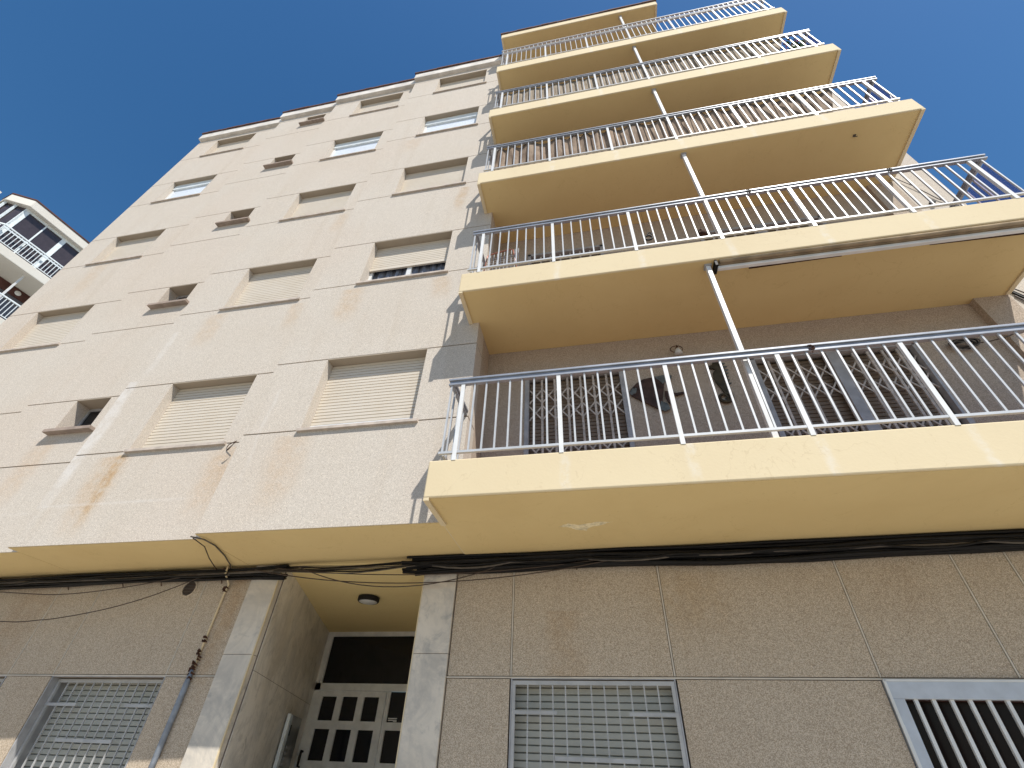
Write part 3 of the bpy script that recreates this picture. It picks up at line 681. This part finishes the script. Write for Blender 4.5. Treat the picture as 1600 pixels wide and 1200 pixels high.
# conduit and pipe left of the porch
xq=-4.60
P=thing('wall_pipe','thin white conduit with rusty clamps turning into a thick blue-grey pipe left of the porch','pipe',(xq,at_wall(xq,-.03),-.7))
MB().tube([(-4.62,at_wall(-4.62,-.12),1.86),(-4.61,at_wall(-4.61,-.12),1.76),(-4.60,at_wall(-4.6,-.05),1.71),(-4.58,at_wall(-4.58,-.03),1.66),(-4.60,at_wall(-4.6,-.02),1.55),(-4.60,at_wall(-4.6,-.018),.72)],.011,8).build('conduit',M['cream'],P,smooth=True)
MB().tube([(-4.60,at_wall(-4.6,-.03),.76),(-4.60,at_wall(-4.6,-.03),.62),(-4.60,at_wall(-4.6,-.035),-.70)],[.018,.030,.030],10).build('lower_pipe',M['pipegrey'],P,smooth=True)
cl=MB()
for z,rr in((1.60,.035),(1.06,.02),(.92,.022),(.86,.03),(.80,.028),(.74,.03),(.70,.035)):
    for q in range(4):
        cx=-4.60+rnd.uniform(-.025,.025);cz=z+rnd.uniform(-.03,.03);cl.tube([(cx-rr*.7,at_wall(-4.6,-.025),cz),(cx,at_wall(-4.6,-.05),cz+.008),(cx+rr*.7,at_wall(-4.6,-.02),cz-.006)],[.006,.012,.006],6)
cl.build('rusty_clamp',M['rust'],P)
# round vent
V=thing('wall_vent','round rusty slatted vent grille high on the wall left of the porch','vent',(-5.16,at_wall(-5.16,0),1.5))
yv=at_wall(-5.16,0)
MB().lathe((-5.16,yv-.012,1.64),[(.105,.012),(.105,0),(.09,-.006),(.085,.0),(.085,.012)],28,'y').build('vent_rim',M['ground'],V)
m=MB().lathe((-5.16,yv-.006,1.64),[(.084,.004),(.084,.002)],28,'y');m.build('vent_back',M['rust'],V)
m=MB()
for i in range(9):
    z=-.072+i*.018;hw=math.sqrt(max(.082**2-z*z,.0003));m.box(-5.16-hw,-5.16+hw,yv-.014,yv-.004,1.64+z-.0035,1.64+z+.0035)
m.build('vent_slats',M['greycable'],V)
# porch ceiling lamp
L=thing('ceiling_lamp','round frosted ceiling lamp with dark rim under the yellow porch ceiling','lamp',(-3.37,2.36,BASE-.09))
MB().lathe((-3.37,2.36,BASE-.008),[(.125,0),(.15,-.01),(.15,-.06),(.135,-.075),(.128,-.07)],36).build('lamp_rim',M['dark'],L,smooth=False)
MB().lathe((-3.37,2.36,BASE-.06),[(.13,0),(.125,-.022),(.09,-.034),(.03,-.040)],36).build('lamp_glass',M['frost'],L,smooth=True)
# intercom panel on the splayed wall
ux,uy=(-1.2,3.47);ln=math.hypot(ux,uy);ux/=ln;uy/=ln;nx,ny=uy,-ux
def pwp(s,d,z): return (-3.885+ux*s+nx*d,yp+.10+uy*s+ny*d,z)
def pbox(mb,s0,s1,d0,d1,z0,z1): return mb.add([pwp(s,d,z) for s in(s0,s1) for d in(d0,d1) for z in(z0,z1)],[(0,1,3,2),(4,6,7,5),(0,4,5,1),(2,3,7,6),(0,2,6,4),(1,5,7,3)])
I=thing('intercom_panel','brushed steel intercom panel with rows of buttons on the marble porch wall','intercom',pwp(2.3,.03,-.75))
pbox(MB(),2.05,2.12,.0,.045,-.75,.54).build('panel_edge',M['nframe'],I)
pbox(MB(),2.125,2.75,.0,.06,-.75,.53).build('panel_face',M['steel'],I)
m=MB()
for i in range(8): pbox(m,2.22,2.5,.06,.066,.16-i*.06,.19-i*.06)
m.build('button_row',M['grey'],I)
pbox(MB(),2.14,2.17,.06,.07,.30,.42).build('panel_latch',M['dark'],I)
# hook bracket right of the lower shuttered window
tag(MB().tube([(-4.66,.145,3.095),(-4.60,.10,3.10),(-4.46,.05,3.11),(-4.475,.05,3.08),(-4.54,.06,3.0),(-4.56,.07,2.985),(-4.53,.06,2.99),(-4.49,.05,3.05)],.005,6).build('wire_bracket',M['rust']),'bent rusty wire bracket sticking out beside the lowest shuttered window','bracket')
# rolled awning under the second balcony
A=thing('awning','rolled awning with white front bar under the second balcony','awning',(3.4,-.45,4.6))
MB().tube([(1.66,-.525,4.735),(5.15,-.525,4.735)],.024,12).build('fabric_roll',M['awnfab'],A,smooth=True)
MB().box(1.66,5.15,-.50,-.44,4.722,4.757).build('slab_shade_strip',M['awnfab'],A)  # brown box standing in for the shaded slab strip above the bar
MB().box(1.63,5.17,-.482,-.432,4.668,4.714).build('front_bar',M['white'],A,bev=.008)
MB().box(1.60,1.628,-.54,-.40,4.66,4.755).box(5.172,5.2,-.54,-.40,4.66,4.755).build('awning_bracket',M['blackcable'],A)
MB().beam((2.0,-.40,4.70),(3.0,-.415,4.70),.014,.02).build('folding_arm',M['rust'],A);MB().beam((4.9,-.40,4.70),(3.9,-.415,4.70),.014,.02).build('folding_arm',M['rust'],A)
# fish ornament
def ellipse(cx,cz,a,b,n=24): return [(cx+a*math.cos(2*math.pi*i/n),cz+b*math.sin(2*math.pi*i/n)) for i in range(n)]
yf=.615
Fh=thing('fish_ornament','dark copper metal fish hung on the loggia wall behind the lowest railing','ornament',(.8,yf,3.5))
MB().prism([(.50,3.78),(.52,3.83),(.60,3.92),(.70,3.985),(.80,4.0),(.90,3.97),(.95,3.90),(.93,3.80),(.90,3.70),(.88,3.58),(.86,3.50),(.80,3.50),(.70,3.58),(.60,3.66),(.52,3.73)],'y',yf,yf+.02).build('fish_body',M['fish'],Fh,bev=.004)
MB().prism([(.84,4.0),(.96,4.02),(1.06,4.0),(1.04,3.93),(.97,3.93),(.93,3.87),(.90,3.92)],'y',yf-.008,yf+.012).build('fish_fin',M['fishg'],Fh,bev=.003)
MB().prism([(.86,3.60),(.82,3.48),(.88,3.44),(.955,3.47),(.93,3.56)],'y',yf-.008,yf+.012).build('fish_fin',M['fishg'],Fh,bev=.003)
MB().prism([(.50,3.77),(.56,3.86),(.60,3.83),(.58,3.76),(.52,3.73)],'y',yf-.009,yf-.001).build('fish_mouth',M['fishg'],Fh)
MB().prism([(.93,3.76),(1.0,3.74),(1.06,3.71),(1.15,3.72),(1.165,3.695),(1.07,3.67),(1.0,3.69),(.985,3.62),(1.01,3.55),(.985,3.53),(.945,3.58),(.925,3.66)],'y',yf-.004,yf+.016).build('fish_tail',M['fish'],Fh,bev=.003)
MB().lathe((.565,yf-.012,3.845),[(.012,.006),(.012,0),(.006,-.004)],10,'y').build('fish_eye',M['dark'],Fh)
# seahorse ornament
Sh=thing('seahorse_ornament','dark metal seahorse with curled tail hung right of the metal fish','ornament',(1.62,yf,3.5))
MB().prism([(1.53,4.10),(1.58,4.12),(1.60,4.17),(1.66,4.18),(1.69,4.13),(1.70,4.03),(1.715,3.93),(1.71,3.80),(1.68,3.70),(1.66,3.62),(1.62,3.64),(1.60,3.72),(1.57,3.80),(1.55,3.90),(1.56,3.98),(1.60,4.04),(1.57,4.06),(1.52,4.06)],'y',yf,yf+.025).build('seahorse_body',M['horse'],Sh,bev=.005)
m=MB()
for i in range(7):
    z=4.12-i*.055;x=1.70+.012*math.sin(i);m.prism([(x,z+.018),(x+.045,z+.008),(x,z-.018)],'y',yf+.003,yf+.018)
m.build('back_spine',M['fishg'],Sh)
pts=[];
for i in range(26):
    a=math.pi*.15-i*.33;rr=.085*(1-i/34);pts.append((1.605+rr*math.cos(a),yf+.008,3.585+rr*math.sin(a)))
MB().tube(pts,[.028*(1-i/34) for i in range(26)],8).build('curled_tail',M['horse'],Sh,smooth=True)
# wall lantern
Lw=thing('wall_lantern','small wrought iron wall lantern with pale shade above the metal fish','lamp',(1.2,.6,4.3))
MB().tube([(1.20,.645,4.40),(1.20,.60,4.46),(1.20,.54,4.45),(1.20,.52,4.40)],.008,6).tube([(1.20+.08*math.cos(a*.5),.60,4.44+.06*math.sin(a*.5)) for a in range(13)],.006,6).build('bracket',M['rust'],Lw,smooth=True)
MB().lathe((1.20,.54,4.30),[(.05,0),(.045,.03),(.03,.07),(.012,.10)],16).build('lamp_shade',M['frost'],Lw,smooth=True)
# coil of cable on the loggia wall
Ck=thing('cable_coil','tangled coil of dark cable hanging on the right end of the lowest loggia wall','cable coil',(4.38,.6,3.95))
for i in range(7):
    pts=[];ph=rnd.uniform(0,6)
    for q in range(21):
        a=2*math.pi*q/20+ph;pts.append((4.38+(.11+.008*i)*math.cos(a)+.02*math.sin(3*a+i),.61-.006*i,4.05+.055*math.sin(a)+.014*math.sin(2*a+i)))
    MB().tube(pts,.009,6).build('loop',M['blackcable'] if i%2 else M['greycable'],Ck,smooth=True)
MB().tube([(4.48,.62,4.06),(4.62,.55,4.02),(4.80,.53,4.05),(4.95,.54,4.13),(5.15,.53,4.22)],.007,6).build('trailing_cable',wc,Ck,smooth=True)
# wires on the sunlit end wall
for i,(za,zb_,lab) in enumerate([(4.95,4.35,'uppermost thin wire running down the sunlit end wall'),(4.85,4.2,'second thin wire running down the sunlit end wall'),(4.78,4.12,'third thin wire, slightly thicker, on the sunlit end wall'),(4.68,3.95,'lowest thin wire running down the sunlit end wall')]):
    tag(MB().tube([(5.24+.01*i,.565,za+.05),(5.38,.555,(za*2+zb_)/3),(5.55,.56,(za+2*zb_)/3-.04),(5.78,.565,zb_)],.008+.004*(i==2),6).build('wall_wire',M['blackcable'] if i in(1,2) else wc,smooth=True),lab,'wire')
tag(MB().tube([(5.25,.56,7.85),(5.40,.55,7.45),(5.55,.56,7.0),(5.78,.56,6.6)],.007,6).build('wall_wire',wc,smooth=True),'long thin wire on the end wall behind the second balcony rail','wire')
tag(MB().box(5.40,5.45,.52,.58,6.88,6.94).build('junction_box',M['dark']),'small black junction box on the end wall behind the second balcony rail','box')
# folded clothes rack behind the second railing
K=thing('clothes_rack','folded wire clothes rack leaning behind the left end of the second balcony railing','clothes rack',(-1.05,-.35,5.15))
m=MB();m.tube([(-1.30,-.42,5.16),(-1.30,-.30,5.85),(-1.28,-.29,5.90),(-.98,-.27,6.00),(-.92,-.28,5.96),(-.80,-.42,5.16)],.010,8);m.build('rack_frame',M['redtube'],K,smooth=True)
m=MB()
for i in range(9):
    x=-1.25+i*.052;m.tube([(x,-.30,5.86+i*.012),(x+.03,-.42,5.25)],.0045,5)
for i in range(7):
    z=5.3+i*.075;m.tube([(-1.30,-.40+i*.015,z),(-.86,-.40+i*.015,z+.03)],.0045,5)
m.build('rack_wires',M['rail'],K)
# ring ornaments on the second balcony
tag(MB().tube([(1.09+.055*math.cos(a*.4),.03,6.25+.055*math.sin(a*.4)) for a in range(17)],.014,8).tube([(1.12+.032*math.cos(a*.4),.03,6.345+.032*math.sin(a*.4)) for a in range(17)],.010,8).tube([(1.09,.03,6.31),(1.08,.05,7.12)],.0015,5).build('hanging_ornament',M['blackcable'],smooth=True),'black figure-eight ring hanging over the second balcony','ornament')
tag(MB().lathe((1.82,-.05,5.98),[(.03,0),(.05,.03),(.055,.08),(.045,.09)],14).tube([(1.82+.07*math.cos(a),-.05+.05*math.sin(a*2),6.08+.03*math.sin(a)) for a in range(7)],.012,6).tube([(1.82,-.05,6.07),(1.82,-.05,7.12)],.0015,5).build('hanging_pot',M['rust'],smooth=True),'small brown plant pot hanging beside the post of the second balcony','plant pot')
# screens on the third and fourth railings
def screen(name,label,x0,x1,xb,z0,z1,mat,wav,grp):
    n=150;vs=[];fs=[];rows=10
    for i in range(n+1):
        t=i/n
        for j in range(rows+1):
            u=j/rows;xr=xb+(x1-xb)*u;x=x0+(xr-x0)*t;sagz=(z1-z0)*(u)-wav*.35*u*(1+math.sin(t*38+1.3*math.sin(t*9)))
            vs.append((x,-.505+wav*math.sin(t*120+3*math.sin(t*21)+u*2)*.5*(.4+u),z0+sagz))
    for i in range(n):
        for j in range(rows):
            a=i*(rows+1)+j;fs.append((a,a+rows+1,a+rows+2,a+1))
    m=MB().add(vs,fs);o=m.build(name,mat,smooth=True)
    s=o.modifiers.new('thickness','SOLIDIFY');s.thickness=.006
    return tag(o,label,'screen')
screen('privacy_screen','rumpled brown fabric privacy screen tied inside the third balcony railing',-1.30,4.46,4.15,BT+2*H+.01,3.185+2*H,M['screen_brown'],.04,None)
screen('privacy_screen','pale reed privacy screen tied inside the fourth balcony railing',-1.30,4.62,4.25,BT+3*H+.01,3.175+3*H,M['screen_reed'],.018,None)
# little things tied on rails
for x,z,k,lab in((2.10,3.19,1,'small brown cord knot tied on the lowest handrail'),(2.35,6.10,2,'small olive cord knot tied on the middle of the second handrail'),(4.05,6.10,2,'small grey cord knot tied near the right end of the second handrail')):
    m=MB()
    for q in range(4): m.tube([(x+.024*math.cos(a*.8+q),-.552+.038*math.sin(a*.8),z+.03*math.sin(a*.8+q*.7)) for a in range(9)],.006,6)
    tag(m.build('cord_knot',M['greycable'] if k==2 else M['rust'],smooth=True),lab,'cord')
# small belongings at the right end of the upper balconies
zf=BT+3*H
Pp=thing('potted_plant','potted plant with pink flowers at the right end of the fourth balcony','plant',(4.72,-.38,zf))
MB().lathe((4.72,-.38,zf+.006),[(.10,0),(.13,.20),(.145,.20),(.145,.24),(.12,.24)],20).build('pot',M['coping'],Pp,smooth=False)
def leafy(mat,n,rr,zc,nm,sz):
    m=MB()
    for q in range(n):
        a=rnd.uniform(0,6.28);u=rnd.uniform(-1,1);d=rr*rnd.uniform(.4,1);c=Vector((4.72+d*math.cos(a),-.38+d*math.sin(a)*.8,zc+d*u*.9))
        t=Vector((rnd.uniform(-1,1),rnd.uniform(-1,1),rnd.uniform(-1,1))).normalized()*sz;b=t.cross(Vector((rnd.uniform(-1,1),rnd.uniform(-1,1),1))).normalized()*sz*.5
        m.add([c-t,c+b,c+t,c-b],[(0,1,2,3)])
    m.build(nm,mat,Pp)
leafy(plain('plant_leaf_green',(.07,.12,.045),.6),170,.24,zf+.48,'leaves',.05)
leafy(plain('pink_flower_petal',(.50,.07,.16),.6),60,.26,zf+.56,'flowers',.035)
K2=thing('clothes_airer','white folding clothes airer standing near the right end of the fourth balcony','clothes airer',(4.42,-.25,zf))
MB().tube([(4.25,-.42,zf+.01),(4.62,-.42,zf+.95)],.012,8).tube([(4.62,-.42,zf+.01),(4.25,-.42,zf+.95)],.012,8).tube([(4.25,-.05,zf+.01),(4.62,-.05,zf+.95)],.012,8).tube([(4.62,-.05,zf+.01),(4.25,-.05,zf+.95)],.012,8).build('legs',M['white'],K2,smooth=True)
m=MB()
for q in range(7): m.tube([(4.25+.06*q,-.44,zf+.95),(4.25+.06*q,-.02,zf+.95)],.005,5)
m.build('drying_wires',M['white'],K2)
tag(MB().tube([(5.02,-.51,BT+2*H-.01),(5.10,-.50,BT+2*H+.35)],.005,6).build('thin_rod',M['white'],smooth=True),'thin white rod leaning out at the right corner of the third balcony','rod')
# hook in the third soffit
tag(MB().tube([(4.35,-.32,7.655),(4.35,-.32,7.625),(4.365,-.32,7.61),(4.38,-.32,7.625)],.006,6).box(4.33,4.37,-.34,-.30,7.650,7.656).build('ceiling_hook',M['greycable'],smooth=False),'small grey hook on the underside of the third balcony','hook')
for o in list(bpy.data.objects):
    b_=o.name.split('.')[0]
    gq={'privacy_screen':'privacy screens on the upper railings','cord_knot':'cord knots tied on the handrails','wall_wire':'wires on the sunlit end wall','soffit_cable':'short cables at the facade step'}.get(b_)
    if gq: o['group']=gq
# ---------------------------------------------------------------- neighbouring block seen at the left
th=R(79);DX,DY=math.cos(th),math.sin(th);QX,QY=-26.0,5.275;S_=1.3
NO=(QX,QY,G)
N=thing('neighbour_building','cream apartment block with glazed corner balcony seen beyond the left edge','building',NO)
def np_(s,d,z): return (QX+DX*s+DY*d,QY+DY*s-DX*d,z)      # d>0 toward the viewer
def nprism(mb,poly,z0,z1):
    n=len(poly);vs=[np_(s,d,z0) for s,d in poly]+[np_(s,d,z1) for s,d in poly]
    return mb.add(vs,[tuple(range(n-1,-1,-1)),tuple(range(n,2*n))]+[(i,(i+1)%n,n+(i+1)%n,n+i) for i in range(n)])
def nbox(mb,s0,s1,d0,d1,z0,z1): return nprism(mb,[(s0,d0),(s1,d0),(s1,d1),(s0,d1)],z0,z1)
def foot(o_=0,e=8): return [(e,0+o_),(-2.38-.4*o_,0+o_),(-3.05-o_,-.75+.4*o_),(-3.05-o_,-1.6),(e,-1.6)]
nbox(MB(),-14,12,-12,-1.6,G,20.9).build('main_wall',M['nwall'],N)
nbox(MB(),-14,-3.3,-1.6,-1.0,20.2,21.1).build('side_parapet',M['nwall'],N)
LV=[(20.72,21.22),(17.66,18.14),(14.6,15.08),(11.55,12.03),(8.5,8.98),(5.45,5.93),(2.4,2.88)]
for i,(a,b) in enumerate(LV):
    S=nprism(MB(),foot(.0),a,b).build('balcony_slab',M['nwall'],N,bev=.03)
    if i==0: nprism(MB(),foot(.03),b,b+.07).build('roof_edge',M['brown'],S);continue
    zr=b+.98
    h=MB();c=[(8,-.06),(-2.35,-.06),(-2.97,-.77),(-2.97,-1.6)]
    for p,q in zip(c[:-1],c[1:]): h.beam(np_(*p,zr),np_(*q,zr),.06,.06);h.beam(np_(*p,b+.1),np_(*q,b+.1),.03,.03)
    h.build('handrail',M['nframe'],S)
    bb=MB();s=-2.3
    while s<3: bb.beam(np_(s,-.06,b+.1),np_(s,-.06,zr),.025,.025,(0,1,0));s+=.145
    for q in range(6):
        t=q/6;bb.beam(np_(-2.35-.62*t,-.06-.71*t,b+.1),np_(-2.35-.62*t,-.06-.71*t,zr),.025,.025,(0,1,0))
    bb.build('balusters',M['nframe'],S)
    if i==1:   # glazed enclosure on the top floor
        zt=LV[0][0];g1=MB()
        for s,wd in((-2.22,.20),(-1.35,.06),(-.48,.20),(.4,.06),(1.3,.2),(-2.30,.10)): nbox(g1,s-wd/2,s+wd/2,-.34,-.26,b,zt-.12)
        nbox(g1,-2.35,6,-.34,-.26,zt-.12,zt);nbox(g1,-2.35,6,-.35,-.25,b+.95,b+1.02)
        for s in(-2.95,-2.65): g1.beam(np_(s,-.28-(-2.35-s)*1.0,b),np_(s,-.28-(-2.35-s)*1.0,zt),.12,.08,(0,1,0))
        g1.build('glazing_frame',M['nframe'],S)
        q=MB();nbox(q,-2.3,6,-.305,-.295,b,zt-.12);q.add([np_(-2.33,-.30,b),np_(-2.95,-.95,b),np_(-2.95,-.95,zt),np_(-2.33,-.30,zt)],[(0,1,2,3)]);q.build('glazing_pane',M['ndark'],S)
    if i>=2:
        MB().beam(np_(-.46,-.35,b),np_(-.46,-.35,LV[i-1][0]),.07,.07,(0,1,0)).build('support_post',M['white'],S)
        nbox(MB(),-3.0,6,-1.6,-1.5,LV[i-1][0]-.50,LV[i-1][0]-.02).build('lintel_band',M['brown'],S)
        nbox(MB(),-3.0,6,-1.6,-1.55,b,LV[i-1][0]-.50).build('loggia_glazing',M['gglass'],S)
        pts=[np_(.05+.13*math.cos(a*math.pi/8),-1.47,LV[i-1][0]-.26+.13*math.sin(a*math.pi/8)) for a in range(16)]
        m=MB();m.add(pts+[np_(.05,-1.42,LV[i-1][0]-.26)],[(a,(a+1)%16,16) for a in range(16)]);m.build('wall_lamp',M['frost'],S)
# clean helper custom properties
for o in bpy.data.objects:
    if '_o' in o.keys(): del o['_o']
# render settings
sc.render.engine='CYCLES'
sc.cycles.max_bounces=10;sc.cycles.diffuse_bounces=6
